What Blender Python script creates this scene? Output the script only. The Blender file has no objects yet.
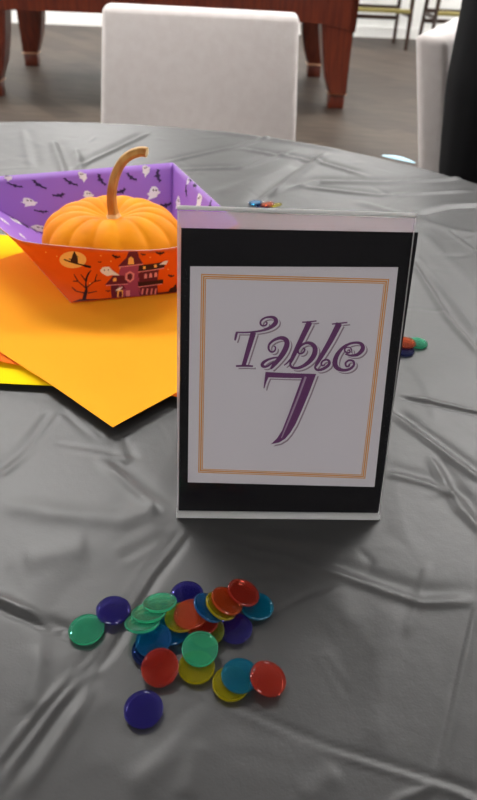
import bpy, bmesh, math, random
import numpy as np
from mathutils import Vector, Matrix
PI = math.pi
random.seed(7)
rng = np.random.RandomState(3)
scn = bpy.context.scene
COL = scn.collection

# ------------------------------------------------------------------ camera
T = 0.742                      # height of the cloth on the table
F = 642.29; PITCH = 0.63665; ROLL = 0.05235; CAMZ = T + 0.30957
_f = Vector((0, math.cos(PITCH), -math.sin(PITCH)))
_u0 = Vector((0, math.sin(PITCH), math.cos(PITCH))); _r0 = Vector((1, 0, 0))
RT = _r0*math.cos(ROLL) + _u0*math.sin(ROLL)
UP = -_r0*math.sin(ROLL) + _u0*math.cos(ROLL)
EYE = Vector((0, 0, CAMZ))
def ray(px, py): return RT*((px-238.5)/F) - UP*((py-400)/F) + _f
def at(px, py, z=0.0):         # photo pixel -> point at height z above the cloth
    d = ray(px, py); return EYE + d*((T+z-CAMZ)/d.z)
def at_y(px, py, y):
    d = ray(px, py); return EYE + d*(y/d.y)
def proj(P):
    d = Vector(P)-EYE; z = d.dot(_f)
    return 238.5+F*d.dot(RT)/z, 400-F*d.dot(UP)/z
cd = bpy.data.cameras.new('camera'); cam = bpy.data.objects.new('camera', cd); COL.objects.link(cam)
cam.matrix_world = Matrix(((RT.x, UP.x, -_f.x, EYE.x), (RT.y, UP.y, -_f.y, EYE.y), (RT.z, UP.z, -_f.z, EYE.z), (0, 0, 0, 1)))
cd.sensor_fit = 'VERTICAL'; cd.sensor_height = 24.0; cd.lens = F/800*24.0
cd.clip_start = 0.01
cd.dof.use_dof = True; cd.dof.focus_distance = 0.40; cd.dof.aperture_fstop = cd.lens/2.2
scn.camera = cam

# ------------------------------------------------------------------ materials
def mat(name, base=(.5, .5, .5), rough=.5, spec=.5, metal=0, trans=0, coat=0, sheen=0, sub=0):
    m = bpy.data.materials.new(name); m.use_nodes = True
    b = m.node_tree.nodes['Principled BSDF']
    b.inputs['Base Color'].default_value = (*base, 1)
    b.inputs['Roughness'].default_value = rough
    b.inputs['Specular IOR Level'].default_value = spec
    b.inputs['Metallic'].default_value = metal
    b.inputs['Transmission Weight'].default_value = trans
    b.inputs['Coat Weight'].default_value = coat
    b.inputs['Sheen Weight'].default_value = sheen
    if sub:
        b.inputs['Subsurface Weight'].default_value = sub
        b.inputs['Subsurface Radius'].default_value = (.02, .01, .005)
    return m
def nd(m, t, **kw):
    n = m.node_tree.nodes.new(t)
    for k, v in kw.items():
        if hasattr(n, k): setattr(n, k, v)
        else: n.inputs[k].default_value = v
    return n
def lk(m, a, b): m.node_tree.links.new(a, b)
def bsdf(m): return m.node_tree.nodes['Principled BSDF']
def coords(m, scale=(1, 1, 1), rot=(0, 0, 0), kind='Object'):
    tc = nd(m, 'ShaderNodeTexCoord'); mp = nd(m, 'ShaderNodeMapping')
    mp.inputs['Scale'].default_value = scale; mp.inputs['Rotation'].default_value = rot
    lk(m, tc.outputs[kind], mp.inputs['Vector']); return mp.outputs['Vector']
def noise_col(m, c1, c2, scale, vec=None, detail=4, p0=.35, p1=.65):
    n = nd(m, 'ShaderNodeTexNoise'); n.inputs['Scale'].default_value = scale; n.inputs['Detail'].default_value = detail
    lk(m, vec or coords(m), n.inputs['Vector'])
    r = nd(m, 'ShaderNodeValToRGB'); r.color_ramp.elements[0].position = p0; r.color_ramp.elements[1].position = p1
    r.color_ramp.elements[0].color = (*c1, 1); r.color_ramp.elements[1].color = (*c2, 1)
    lk(m, n.outputs['Fac'], r.inputs['Fac']); lk(m, r.outputs['Color'], bsdf(m).inputs['Base Color'])
    return n, r
def bump(m, src, strength, dist):
    b = nd(m, 'ShaderNodeBump'); b.inputs['Strength'].default_value = strength; b.inputs['Distance'].default_value = dist
    lk(m, src, b.inputs['Height']); lk(m, b.outputs['Normal'], bsdf(m).inputs['Normal'])

M = {}
# black plastic table cover
m = M['cloth'] = mat('black_plastic_film', (.024, .024, .025), .46, .7)
n = nd(m, 'ShaderNodeTexNoise'); n.inputs['Scale'].default_value = 900; n.inputs['Detail'].default_value = 2
n2 = nd(m, 'ShaderNodeTexNoise'); n2.inputs['Scale'].default_value = 38; n2.inputs['Detail'].default_value = 5
v = coords(m); lk(m, v, n.inputs['Vector']); lk(m, v, n2.inputs['Vector'])
ad = nd(m, 'ShaderNodeMath', operation='MULTIPLY_ADD'); lk(m, n.outputs['Fac'], ad.inputs[0]); ad.inputs[1].default_value = .09
lk(m, n2.outputs['Fac'], ad.inputs[2]); bump(m, ad.outputs[0], .35, .0016)
# floor planks
m = M['floor'] = mat('grey_wood_planks', (.2, .18, .16), .5, .22)
v = coords(m, rot=(0, 0, math.radians(52)))
br = nd(m, 'ShaderNodeTexBrick'); lk(m, v, br.inputs['Vector'])
br.inputs['Scale'].default_value = 1; br.inputs['Brick Width'].default_value = 1.2; br.inputs['Row Height'].default_value = .17
br.inputs['Mortar Size'].default_value = .0015; br.inputs['Color1'].default_value = (.040, .030, .024, 1)
br.inputs['Color2'].default_value = (.074, .058, .046, 1); br.inputs['Mortar'].default_value = (.035, .03, .026, 1)
ns = nd(m, 'ShaderNodeTexNoise'); ns.inputs['Scale'].default_value = 3; ns.inputs['Detail'].default_value = 6
lk(m, coords(m, scale=(1, 9, 1), rot=(0, 0, math.radians(52))), ns.inputs['Vector'])
rp = nd(m, 'ShaderNodeValToRGB'); rp.color_ramp.elements[0].color = (.45, .42, .4, 1); rp.color_ramp.elements[1].color = (1.35, 1.3, 1.25, 1)
rp.color_ramp.elements[0].position = .3; rp.color_ramp.elements[1].position = .7; lk(m, ns.outputs['Fac'], rp.inputs['Fac'])
mx = nd(m, 'ShaderNodeMix', data_type='RGBA', blend_type='MULTIPLY'); mx.inputs[0].default_value = 1
lk(m, br.outputs['Color'], mx.inputs[6]); lk(m, rp.outputs['Color'], mx.inputs[7]); lk(m, mx.outputs[2], bsdf(m).inputs['Base Color'])
M['wall'] = mat('white_wall_paint', (.82, .82, .80), .7, .3); noise_col(M['wall'], (.80, .80, .78), (.84, .84, .82), 6)
M['wall_dark'] = mat('wall_darkened_for_reflection', (.12, .12, .125), .7, .3)  # unseen wall darkened to keep the sign's reflection and fill low
M['ceiling'] = mat('white_ceiling', (.85, .85, .84), .8, .2)
M['baseboard'] = mat('white_gloss_trim', (.88, .88, .86), .35, .5)
# upholstery
m = M['linen'] = mat('pale_grey_linen', (.56, .51, .50), .9, .2, sheen=.15)
w = nd(m, 'ShaderNodeTexNoise'); w.inputs['Scale'].default_value = 260; w.inputs['Detail'].default_value = 3; lk(m, coords(m), w.inputs['Vector'])
noise_col(m, (.62, .57, .555), (.65, .605, .59), 45); bump(m, w.outputs['Fac'], .3, .0015)
m = M['darkwood'] = mat('dark_brown_wood', (.03, .014, .009), .4, .4)
noise_col(m, (.02, .009, .006), (.045, .022, .014), 7, coords(m, (1, 1, .15)))
m = M['cherry'] = mat('cherry_red_wood', (.2, .05, .02), .33, .5, coat=.2)
noise_col(m, (.07, .008, .003), (.135, .021, .006), 9, coords(m, (6, 6, .5)))
M['cherry_trim'] = mat('light_wood_bead', (.5, .25, .13), .35)
M['felt'] = mat('green_felt', (.03, .12, .07), .95, .1)
M['brass'] = mat('old_brass', (.32, .27, .10), .4, .5, metal=.7)
M['plinth'] = mat('steel_grey', (.1, .1, .1), .4, metal=.8)
# pumpkin
m = M['pumpkin'] = mat('orange_pumpkin_skin', (.9, .3, .02), .55, .08)
noise_col(m, (.88, .255, .004), (.98, .345, .008), 22, coords(m, (1, 1, .5)))
pn = nd(m, 'ShaderNodeTexNoise'); pn.inputs['Scale'].default_value = 160; lk(m, coords(m), pn.inputs['Vector']); bump(m, pn.outputs['Fac'], .15, .001)
m = M['stem'] = mat('golden_brown_stem', (.5, .26, .08), .5, .4)
noise_col(m, (.40, .16, .025), (.66, .40, .11), 60, coords(m, (1, 1, .3)))
M['stem_cut'] = mat('pale_cut_stem', (.75, .6, .3), .6)
M['stem_foot'] = mat('pale_stem_foot', (.72, .5, .24), .6)
# papers
def paper(name, c, rough=.55, spec=.3):
    if 'napkin' in name: rough, spec = .85, .06
    mm = mat(name, c, rough, spec); return mm
M['orange_out'] = paper('tray_orange_print', (.80, .10, .006), .42, .2)
M['purple'] = paper('tray_purple_print', (.33, .145, .57), .5)
M['bat'] = paper('ink_dark_purple', (.035, .012, .07), .5)
M['ink'] = paper('ink_black', (.035, .006, .012), .5)
M['ghost'] = paper('ink_ghost_white', (.82, .78, .80), .5)
M['moon'] = paper('ink_moon_yellow', (.95, .52, .13), .5)
M['maroon'] = paper('ink_maroon', (.13, .012, .035), .5)
M['mauve'] = paper('ink_mauve', (.36, .06, .15), .5)
M['roofline'] = paper('ink_roof_pink', (.75, .28, .32), .5)
M['paper_edge'] = paper('cut_paper_edge', (.85, .8, .78), .6)
M['nap_main'] = paper('golden_orange_napkin', (1.0, .40, .022), .6)
M['nap_yellow'] = paper('yellow_napkin', (1.0, .70, .005), .6)
M['nap_red'] = paper('red_orange_napkin', (.90, .17, .015), .6)
for k in ('nap_main', 'nap_yellow', 'nap_red'):
    nn = nd(M[k], 'ShaderNodeTexNoise'); nn.inputs['Scale'].default_value = 700; lk(M[k], coords(M[k]), nn.inputs['Vector']); bump(M[k], nn.outputs['Fac'], .2, .0008)
M['nap_blue'] = paper('pale_blue_paper', (.50, .78, .95), .5)
# sign
M['black_card'] = mat('black_cardstock', (.009, .008, .010), .6, .12)
M['white_card'] = mat('white_cardstock', (.78, .74, .79), .6, .3)
M['gold'] = mat('orange_gold_ink', (.80, .36, .07), .5)
M['violet'] = mat('violet_ink', (.165, .042, .165), .45)
M['shade_ink'] = mat('mauve_grey_ink', (.33, .25, .31), .5)
M['hilite_ink'] = mat('pale_violet_ink', (.46, .32, .46), .5)
def acrylic(name, tint, haze, hcol, ior=1.42):
    mm = bpy.data.materials.new(name); mm.use_nodes = True; t = mm.node_tree; t.nodes.clear()
    out = nd(mm, 'ShaderNodeOutputMaterial'); tr = nd(mm, 'ShaderNodeBsdfTransparent'); tr.inputs['Color'].default_value = (*tint, 1)
    df = nd(mm, 'ShaderNodeBsdfDiffuse'); df.inputs['Color'].default_value = (*hcol, 1)
    tl = nd(mm, 'ShaderNodeBsdfTranslucent'); tl.inputs['Color'].default_value = (*hcol, 1)
    ds = nd(mm, 'ShaderNodeMixShader'); ds.inputs[0].default_value = .5; lk(mm, df.outputs[0], ds.inputs[1]); lk(mm, tl.outputs[0], ds.inputs[2])
    m1 = nd(mm, 'ShaderNodeMixShader'); m1.inputs[0].default_value = haze; lk(mm, tr.outputs[0], m1.inputs[1]); lk(mm, ds.outputs[0], m1.inputs[2])
    gl = nd(mm, 'ShaderNodeBsdfGlossy'); gl.inputs['Roughness'].default_value = .06
    fr = nd(mm, 'ShaderNodeFresnel'); fr.inputs['IOR'].default_value = ior
    m2 = nd(mm, 'ShaderNodeMixShader'); lk(mm, fr.outputs[0], m2.inputs[0]); lk(mm, m1.outputs[0], m2.inputs[1]); lk(mm, gl.outputs[0], m2.inputs[2])
    lk(mm, m2.outputs[0], out.inputs['Surface']); return mm
M['acrylic'] = acrylic('clear_acrylic', (.985, .985, .985), .002, (.9, .9, .9), 1.3)
M['acrylic_side'] = acrylic('acrylic_side_painted_glow', (.95, .95, .95), .35, (.95, .93, .94))  # whitish colour paints the bright lines along the holder's sides
M['acrylic_back'] = acrylic('acrylic_painted_haze', (.9, .86, .89), .30, (.9, .82, .87))  # pinkish haze colour stands in for reflections in the clear top strip
M['acrylic_edge'] = acrylic('acrylic_edge_painted_glow', (.9, .9, .9), 1.0, (.95, .95, .95))  # opaque white stands in for light carried to the acrylic edges
CH = dict(green=(.10, .84, .48), purple=(.05, .04, .42), blue=(.005, .22, .62), teal=(.005, .30, .52),
          red=(.80, .055, .03), orange=(.92, .11, .02), yellow=(.72, .62, .015), olive=(.42, .50, .06), navy=(.01, .03, .25))
LIT_RIM = {}
def chipmat(k):
    c = CH[k]
    mm = acrylic('translucent_'+k+'_plastic', tuple(min(1, x**.27) for x in c), .24, c)
    LIT_RIM[k] = acrylic('translucent_'+k+'_lit_rim', tuple(min(1, x**.27) for x in c), .34, tuple(min(1, x*1.1+.015) for x in c))  # rim colour lightened to imitate light guided to the chip's edge
    return mm
for k in CH: M['chip_'+k] = chipmat(k)
M['skin'] = mat('skin', (.55, .33, .24), .5, .4, sub=.1)
M['black_knit'] = mat('black_knit', (.008, .008, .009), .9, .15)
M['black_trousers'] = mat('black_trousers', (.01, .01, .012), .8, .2)
M['hair'] = mat('dark_hair', (.02, .012, .008), .5)
M['shoe'] = mat('black_leather', (.012, .012, .012), .4)
M['eye'] = mat('eye_white', (.8, .8, .78), .2); M['iris'] = mat('iris', (.06, .03, .015), .2)
M['lips'] = mat('lips', (.45, .16, .14), .4)

# ------------------------------------------------------------------ object helpers
def empty(name, loc=(0, 0, 0), rz=0):
    o = bpy.data.objects.new(name, None); COL.objects.link(o); o.location = loc; o.rotation_euler = (0, 0, rz)
    o.empty_display_size = .05; return o
def tag(o, label=None, cat=None, group=None, kind=None):
    if label: o['label'] = label
    if cat: o['category'] = cat
    if group: o['group'] = group
    if kind: o['kind'] = kind
    return o
def link(name, bm, mats, parent=None, smooth=True):
    me = bpy.data.meshes.new(name); bm.normal_update(); bm.to_mesh(me); bm.free()
    for q in (mats if isinstance(mats, (list, tuple)) else [mats]): me.materials.append(q)
    if smooth:
        for p in me.polygons: p.use_smooth = True
    o = bpy.data.objects.new(name, me); COL.objects.link(o)
    if parent: o.parent = parent
    return o
def autosmooth(o, ang=35):
    me = o.data; bm = bmesh.new(); bm.from_mesh(me)
    for e in bm.edges:
        if len(e.link_faces) == 2 and e.calc_face_angle(0) > math.radians(ang): e.smooth = False
    bm.to_mesh(me); bm.free(); return o
def box(bm, c, s, bev=0, seg=2, mtx=None, mi=0):
    r = bmesh.ops.create_cube(bm, size=1)
    vs = r['verts']
    for v in vs: v.co = Vector((v.co.x*s[0], v.co.y*s[1], v.co.z*s[2]))
    if bev:
        es = list({e for v in vs for e in v.link_edges})
        rr = bmesh.ops.bevel(bm, geom=es, offset=bev, segments=seg, affect='EDGES', profile=.5)
        vs = list({v for f in rr['faces'] for v in f.verts} | {v for v in vs if v.is_valid})
    fs = {f for v in vs for f in v.link_faces}
    for f in fs: f.material_index = mi
    for v in vs:
        v.co += Vector(c)
        if mtx: v.co = mtx @ v.co
    return vs
def tube(bm, pts, radii, seg=12, caps=True, mi=0, squash=None):
    pts = [Vector(p) for p in pts]; rings = []
    t0 = (pts[1]-pts[0]).normalized()
    ref = Vector((0, 0, 1)) if abs(t0.z) < .9 else Vector((1, 0, 0))
    nrm = t0.cross(ref).normalized()
    for i, p in enumerate(pts):
        t = (pts[min(i+1, len(pts)-1)]-pts[max(i-1, 0)]).normalized()
        nrm = (nrm - t*nrm.dot(t)).normalized(); b = t.cross(nrm)
        ring = []
        for k in range(seg):
            a = 2*PI*k/seg; rr = radii[i]*(squash(a, i) if squash else 1)
            ring.append(bm.verts.new(p + nrm*math.cos(a)*rr + b*math.sin(a)*rr))
        rings.append(ring)
    for i in range(len(rings)-1):
        for k in range(seg):
            f = bm.faces.new((rings[i][k], rings[i][(k+1) % seg], rings[i+1][(k+1) % seg], rings[i+1][k])); f.material_index = mi
    if caps:
        bm.faces.new(list(reversed(rings[0]))).material_index = mi
        bm.faces.new(rings[-1]).material_index = mi
    return rings
def spline(pts, n=8):
    P = [Vector(p) for p in pts]; out = []
    for i in range(len(P)-1):
        p0 = P[max(i-1, 0)]; p1 = P[i]; p2 = P[i+1]; p3 = P[min(i+2, len(P)-1)]
        for k in range(n):
            t = k/n
            out.append(.5*((2*p1)+(p2-p0)*t+(2*p0-5*p1+4*p2-p3)*t*t+(3*p1-p0-3*p2+p3)*t**3))
    out.append(P[-1]); return out

# ------------------------------------------------------------------ the room (turned 5 degrees)
RZ = math.radians(5)
Rm = Matrix.Rotation(RZ, 4, 'Z')
def rl(x, y, z=0): return Rm @ Vector((x, y, z))
X0, X1, Y0, Y1, CH_ = -4.6, 5.2, -4.2, 8.95, 2.75
def slab(name, c, s, m):
    bm = bmesh.new(); box(bm, c, s, mtx=Rm); o = link(name, bm, M[m], smooth=False); tag(o, kind='structure'); return o
slab('floor', ((X0+X1)/2, (Y0+Y1)/2, -.05), (X1-X0+.4, Y1-Y0+.4, .1), 'floor')
slab('ceiling', ((X0+X1)/2, (Y0+Y1)/2, CH_+.05), (X1-X0+.4, Y1-Y0+.4, .1), 'ceiling')
slab('wall_back', ((X0+X1)/2, Y1+.05, CH_/2), (X1-X0, .1, CH_), 'wall')
slab('wall_front', ((X0+X1)/2, Y0-.05, CH_/2), (X1-X0, .1, CH_), 'wall_dark')
slab('wall_left', (X0-.05, (Y0+Y1)/2, CH_/2), (.1, Y1-Y0, CH_), 'wall')
slab('wall_right', (X1+.05, (Y0+Y1)/2, CH_/2), (.1, Y1-Y0, CH_), 'wall')
slab('baseboard_back', ((X0+X1)/2, Y1-.008, .06), (X1-X0-.04, .016, .12), 'baseboard')
slab('baseboard_left', (X0+.008, (Y0+Y1)/2, .06), (.016, Y1-Y0-.04, .12), 'baseboard')
slab('baseboard_right', (X1-.008, (Y0+Y1)/2, .06), (.016, Y1-Y0-.04, .12), 'baseboard')
# ceiling lights: troffers with area lamps
em = bpy.data.materials.new('light_diffuser'); em.use_nodes = True
eb = em.node_tree.nodes['Principled BSDF']; eb.inputs['Base Color'].default_value = (.9, .9, .9, 1)
eb.inputs['Emission Color'].default_value = (1, .98, .955, 1); eb.inputs['Emission Strength'].default_value = 30.0
em_fill = em.copy(); em_fill.name = 'added_fill_diffuser'; em_fill.node_tree.nodes['Principled BSDF'].inputs['Emission Strength'].default_value = 13.0  # weaker glow for the added fill row behind the camera
M['fix'] = mat('white_fixture', (.8, .8, .8), .5)
LIGHTS = [(x, y) for y in (-1.9, 2.2, 5.2, 7.7) for x in (-3.2, -.9, 1.5, 3.8)]  # first row is added to light the sign's face from the front
rowname = {-1.9: 'added behind the camera as fill for the sign', 2.2: 'beyond the round table', 5.2: 'over the pool table', 7.7: 'near the far wall'}
colname = {-3.2: 'leftmost', -.9: 'second from the left', 1.5: 'second from the right', 3.8: 'rightmost'}
for (lx, ly) in LIGHTS:
    p = rl(lx, ly, CH_-.001)
    root = empty('ceiling_light', p, RZ)
    tag(root, 'white ceiling panel light %s, %s of four' % (rowname[ly], colname[lx]), 'ceiling light', 'ceiling light panels')
    bm = bmesh.new()
    for (c, s) in (((0, .3, -.015), (1.24, .03, .03)), ((0, -.3, -.015), (1.24, .03, .03)), ((.605, 0, -.015), (.03, .57, .03)), ((-.605, 0, -.015), (.03, .57, .03))): box(bm, c, s)
    link('frame', bm, M['fix'], root, False)
    bm = bmesh.new(); box(bm, (0, 0, -.014), (1.18, .57, .008)); link('diffuser', bm, em if ly > 0 else em_fill, root, False)

# ------------------------------------------------------------------ round table and its cover
TC = Vector((-.2331, .459, 0)); TR = .808
root = empty('round_table', (TC.x, TC.y, 0)); tag(root, 'round folding table hidden under the black plastic cover', 'table')
bm = bmesh.new()
prof = [(0, T-.008), (TR-.012, T-.008), (TR-.004, T-.012), (TR-.004, T-.03), (TR-.012, T-.036), (0, T-.036)]
def lathe(bm, prof, seg=64, mi=0):
    rings = []
    for (r, z) in prof:
        if r < 1e-6: rings.append([bm.verts.new((0, 0, z))])
        else: rings.append([bm.verts.new((r*math.cos(2*PI*k/seg), r*math.sin(2*PI*k/seg), z)) for k in range(seg)])
    for a, b in zip(rings[:-1], rings[1:]):
        for k in range(seg):
            k2 = (k+1) % seg
            if len(a) == 1 and len(b) == 1: continue
            if len(a) == 1: f = bm.faces.new((a[0], b[k2], b[k]))
            elif len(b) == 1: f = bm.faces.new((a[k], a[k2], b[0]))
            else: f = bm.faces.new((a[k], a[k2], b[k2], b[k]))
            f.material_index = mi
    bmesh.ops.recalc_face_normals(bm, faces=bm.faces[:])
lathe(bm, prof, 96); autosmooth(link('tabletop', bm, M['fix'], root))
for sx in (-1, 1):
    for sy in (-1, 1):
        bm = bmesh.new(); tube(bm, [(sx*.42, sy*.3, T-.037), (sx*.44, sy*.34, 0)], [.014, .014]); link('leg', bm, M['plinth'], root)

# creases of the cover, traced on the table top: (pixel polyline, height mm, width mm, kind)
CR = [
 ([(-30, 596), (0, 608), (50, 630), (103, 650)], -2.4, 3.4, 'v'), ([(-30, 590), (0, 601), (50, 622), (103, 644)], 1.5, 3.5, 'g'),
 ([(103, 650), (150, 668), (240, 712), (330, 752), (438, 786), (500, 803)], .95, 1.9, 'v'),
 ([(192, 522), (150, 575), (103, 650), (50, 715), (-10, 800)], 1.5, 3.2, 'v'),
 ([(178, 522), (138, 578), (92, 650), (36, 715), (-25, 790)], 1.0, 3.2, 'v'),
 ([(100, 660), (85, 700), (20, 800)], 1.1, 3.2, 'g'),
 ([(438, 786), (452, 720), (464, 660), (480, 590)], 1.0, 2.0, 'v'), ([(438, 786), (400, 800), (380, 820)], 1.2, 3, 'v'), ([(438, 786), (470, 800), (490, 812)], 1.2, 3, 'v'),
 ([(195, 532), (250, 553), (300, 562), (345, 577), (420, 603), (490, 600)], 1.5, 6.0, 'v'),
 ([(340, 584), (300, 598), (265, 616), (225, 632)], -.8, 2.6, 'v'), 
 ([(396, 397), (435, 405), (490, 417)], -2.0, 3.0, 'v'),
 ([(385, 410), (430, 443), (490, 488)], 3.0, 6.0, 'v'), ([(408, 255), (447, 318), (490, 366)], 2.8, 7.0, 'v'), ([(412, 250), (470, 322), (490, 340)], 1.1, 4, 'g'),
 ([(428, 455), (460, 510), (490, 540)], 2.4, 6, 'v'), ([(375, 470), (430, 485), (460, 500), (480, 525)], 1.6, 6, 'v'),
 ([(402, 352), (425, 385), (437, 425)], .8, 4, 'g'), ([(430, 560), (405, 640)], .7, 2.5, 'g'), ([(320, 650), (345, 690), (352, 702)], .7, 3, 'g'),
 ([(-5, 480), (30, 452), (62, 408)], 1.9, 5.5, 'v'), ([(45, 446), (85, 452), (135, 461)], 1.5, 4.0, 'v'), ([(95, 455), (130, 485), (172, 520)], 1.9, 6, 'v'),
 ([(110, 432), (128, 465)], 1.7, 5, 'v'), ([(-5, 502), (60, 514), (120, 520), (180, 500)], 1.5, 8, 'g'), ([(60, 408), (100, 445)], 1.4, 5, 'v'),
 ([(115, 560), (165, 528)], 1.2, 6, 'g'), ([(45, 620), (35, 690), (32, 718)], 1.0, 5, 'g'), ([(130, 800), (200, 700)], .9, 7, 'g'), ([(300, 800), (340, 770)], .7, 5, 'g'),
 ([(200, 740), (185, 800)], .7, 5, 'g'), ([(400, 600), (370, 700), (375, 760)], .7, 9, 'g'), ([(280, 520), (330, 560), (350, 640)], .6, 9, 'g'), ([(20, 560), (90, 545)], 1.2, 9, 'g'),
 # far part
 ([(22, 128), (32, 170)], 2.2, 8, 'v'), ([(52, 140), (66, 178)], 3.0, 10, 'v'), ([(75, 148), (82, 172)], 2, 9, 'v'), ([(72, 170), (115, 150), (152, 132)], 3.4, 9, 'v'),
 ([(150, 166), (240, 146), (300, 128), (330, 122)], 2.6, 8, 'v'), ([(170, 170), (240, 168), (300, 150)], 3, 9, 'v'), ([(255, 208), (290, 180), (330, 152)], 5.0, 12, 'v'),
 ([(278, 192), (318, 182), (390, 183), (490, 176)], 4.2, 11, 'v'), ([(235, 148), (310, 160), (372, 178)], 3.5, 10, 'v'), ([(290, 186), (380, 196), (480, 190)], 3, 10, 'v'),
 ([(415, 216), (450, 208), (490, 206)], -3.0, 9, 'v'), ([(200, 130), (290, 142), (350, 152)], 2.4, 10, 'g'), ([(420, 232), (490, 300)], 1.5, 9, 'g'), ([(210, 195), (300, 165)], 2, 12, 'g'),
 ([(445, 230), (490, 262)], 2, 6, 'v'), ([(350, 200), (450, 230), (490, 236)], 2, 9, 'g'),
]
def axis(segs):
    out = []
    for a, b, st in segs:
        n = max(1, int(round((b-a)/st))); out += list(np.linspace(a, b, n, endpoint=False))
    out.append(segs[-1][1]); return np.array(out)
LX = 1.03
xs = axis([(TC.x-LX, -.62, .02), (-.62, -.34, .004), (-.34, .30, .0019), (.30, .56, .0042), (.56, TC.x+LX, .014)])
ys = axis([(TC.y-LX, .04, .02), (.04, .62, .0019), (.62, .98, .0032), (.98, 1.29, .0055), (1.29, TC.y+LX, .014)])
GX, GY = np.meshgrid(xs, ys)
def seg_dist(GX, GY, P):
    best = np.full(GX.shape, 1e9); sgn = np.zeros(GX.shape); par = np.zeros(GX.shape); L = 0
    lens = [math.dist(P[i], P[i+1]) for i in range(len(P)-1)]; tot = sum(lens)
    for i in range(len(P)-1):
        ax, ay = P[i]; bx, by = P[i+1]; dx, dy = bx-ax, by-ay; l2 = dx*dx+dy*dy
        t = np.clip(((GX-ax)*dx+(GY-ay)*dy)/l2, 0, 1)
        ex = GX-(ax+t*dx); ey = GY-(ay+t*dy); d = np.hypot(ex, ey)
        s = np.sign(dx*ey-dy*ex); mk = d < best
        best = np.where(mk, d, best); sgn = np.where(mk, s, sgn); par = np.where(mk, (L+t*lens[i])/tot, par); L += lens[i]
    return best, sgn, par
H = np.zeros(GX.shape); CSC = .8+.1*np.clip((GY-.6)/.4, 0, 1)
# gentle waviness
for k in range(26):
    a = rng.uniform(0, 2*PI); wl = rng.uniform(.05, .28); ph = rng.uniform(0, 2*PI)
    H += .00008*(wl/.12)*np.sin((GX*math.cos(a)+GY*math.sin(a))*2*PI/wl+ph)*(.5+.5*np.sin(GX*rng.uniform(5, 14)+GY*rng.uniform(5, 14)+ph))
for (pl, h, s, kind) in CR:
    P = [tuple(at(*q))[:2] for q in pl]
    d, sg, t = seg_dist(GX, GY, P); s /= 1000; h /= 1000
    taper = np.clip(np.minimum(t, 1-t)/.16, 0, 1); taper = taper*taper*(3-2*taper)
    dd = d*sg
    if kind == 'g': H += h*taper*np.exp(-(dd/s)**2)
    else: H += h*taper*(np.exp(-(dd/(s*.55))**2) - .6*np.exp(-((dd-1.3*s)/(s*.9))**2) + .0*dd)
for k in range(230):      # small crinkles all over the film
    x0, y0 = rng.uniform(-.6, .5), rng.uniform(.06, 1.25); a = rng.choice([.5, 2.2, 1.2, .1])+rng.normal(0, .35); ln = rng.uniform(.015, .06)*(1+.8*y0)
    x1, y1 = x0+ln*math.cos(a), y0+ln*math.sin(a); xm, ym = (x0+x1)/2+rng.normal(0, .004), (y0+y1)/2+rng.normal(0, .004)
    ix = (xs > min(x0, x1)-.02) & (xs < max(x0, x1)+.02); iy = (ys > min(y0, y1)-.02) & (ys < max(y0, y1)+.02)
    if not ix.any() or not iy.any(): continue
    sl = np.ix_(iy, ix); d, sg_, t = seg_dist(GX[sl], GY[sl], [(x0, y0), (xm, ym), (x1, y1)])
    tp = np.clip(np.minimum(t, 1-t)/.3, 0, 1); w_ = rng.uniform(.0016, .0036)*(1+.6*y0)
    H[sl] += rng.choice([-1, 1])*rng.uniform(.00015, .0005)*(1+.8*y0)*tp*np.exp(-(d/w_)**2)
# keep the film below the things that lie on it
def disc_mask(cx, cy, r, soft):
    return np.clip(1-(np.hypot(GX-cx, GY-cy)-r)/soft, 0, 1)
mask = np.zeros(GX.shape)
for (cx, cy, r, so) in [(-.03, .215, .052, .02), (-.072, .215, .024, .015), (-.039, .161, .014, .014), (.028, .185, .035, .018), (.01, .235, .03, .015),
                        (.165, .523, .03, .02), (.022, .87, .04, .03), (.25, 1.12, .05, .02)]:
    mask = np.maximum(mask, disc_mask(cx, cy, r, so))
mask = np.maximum(mask, np.clip(1-np.maximum(np.maximum(-.040-GX, GX-.100), np.maximum(.284-GY, GY-.375))/.012, 0, 1))
nap = np.zeros(GX.shape)
for (cx, cy, r) in [(-.15, .60, .235), (-.25, .565, .215), (-.06, .56, .185)]:
    nap = np.maximum(nap, disc_mask(cx, cy, r, .05))
mask = np.maximum(mask, nap)
H *= CSC
H = np.where(H > 0, H*(1-mask) - H*mask*.45, H)
H -= .0006*mask
Dx, Dy = GX-TC.x, GY-TC.y; Rr = np.hypot(Dx, Dy)+1e-9; ang = np.arctan2(Dy, Dx)
over = np.maximum(Rr-TR, 0)
fold = np.clip(over/.2, 0, 1)
rad = np.where(Rr > TR, TR+np.minimum(over, .012)*.7+fold*(.016+.012*np.sin(ang*17)+.008*np.sin(ang*29+1)), Rr)
zz = np.where(Rr > TR, -np.maximum(over-.006, 0)*.98, 0)+H*(1-np.clip(over/.01, 0, 1))
keep = Rr < TR+.205
PX = TC.x+Dx/Rr*rad; PY = TC.y+Dy/Rr*rad; PZ = T+zz
idx = -np.ones(GX.shape, int); idx[keep] = np.arange(keep.sum())
verts = np.stack([PX[keep], PY[keep], PZ[keep]], 1)
a_, b_, c_, d_ = idx[:-1, :-1], idx[:-1, 1:], idx[1:, 1:], idx[1:, :-1]
ok = (a_ >= 0) & (b_ >= 0) & (c_ >= 0) & (d_ >= 0)
faces = np.stack([a_[ok], b_[ok], c_[ok], d_[ok]], 1)
me = bpy.data.meshes.new('tablecloth'); me.from_pydata(verts.tolist(), [], faces.tolist()); me.update()
me.polygons.foreach_set('use_smooth', np.ones(len(me.polygons), bool)); me.materials.append(M['cloth'])
o = bpy.data.objects.new('tablecloth', me); COL.objects.link(o)
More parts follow.
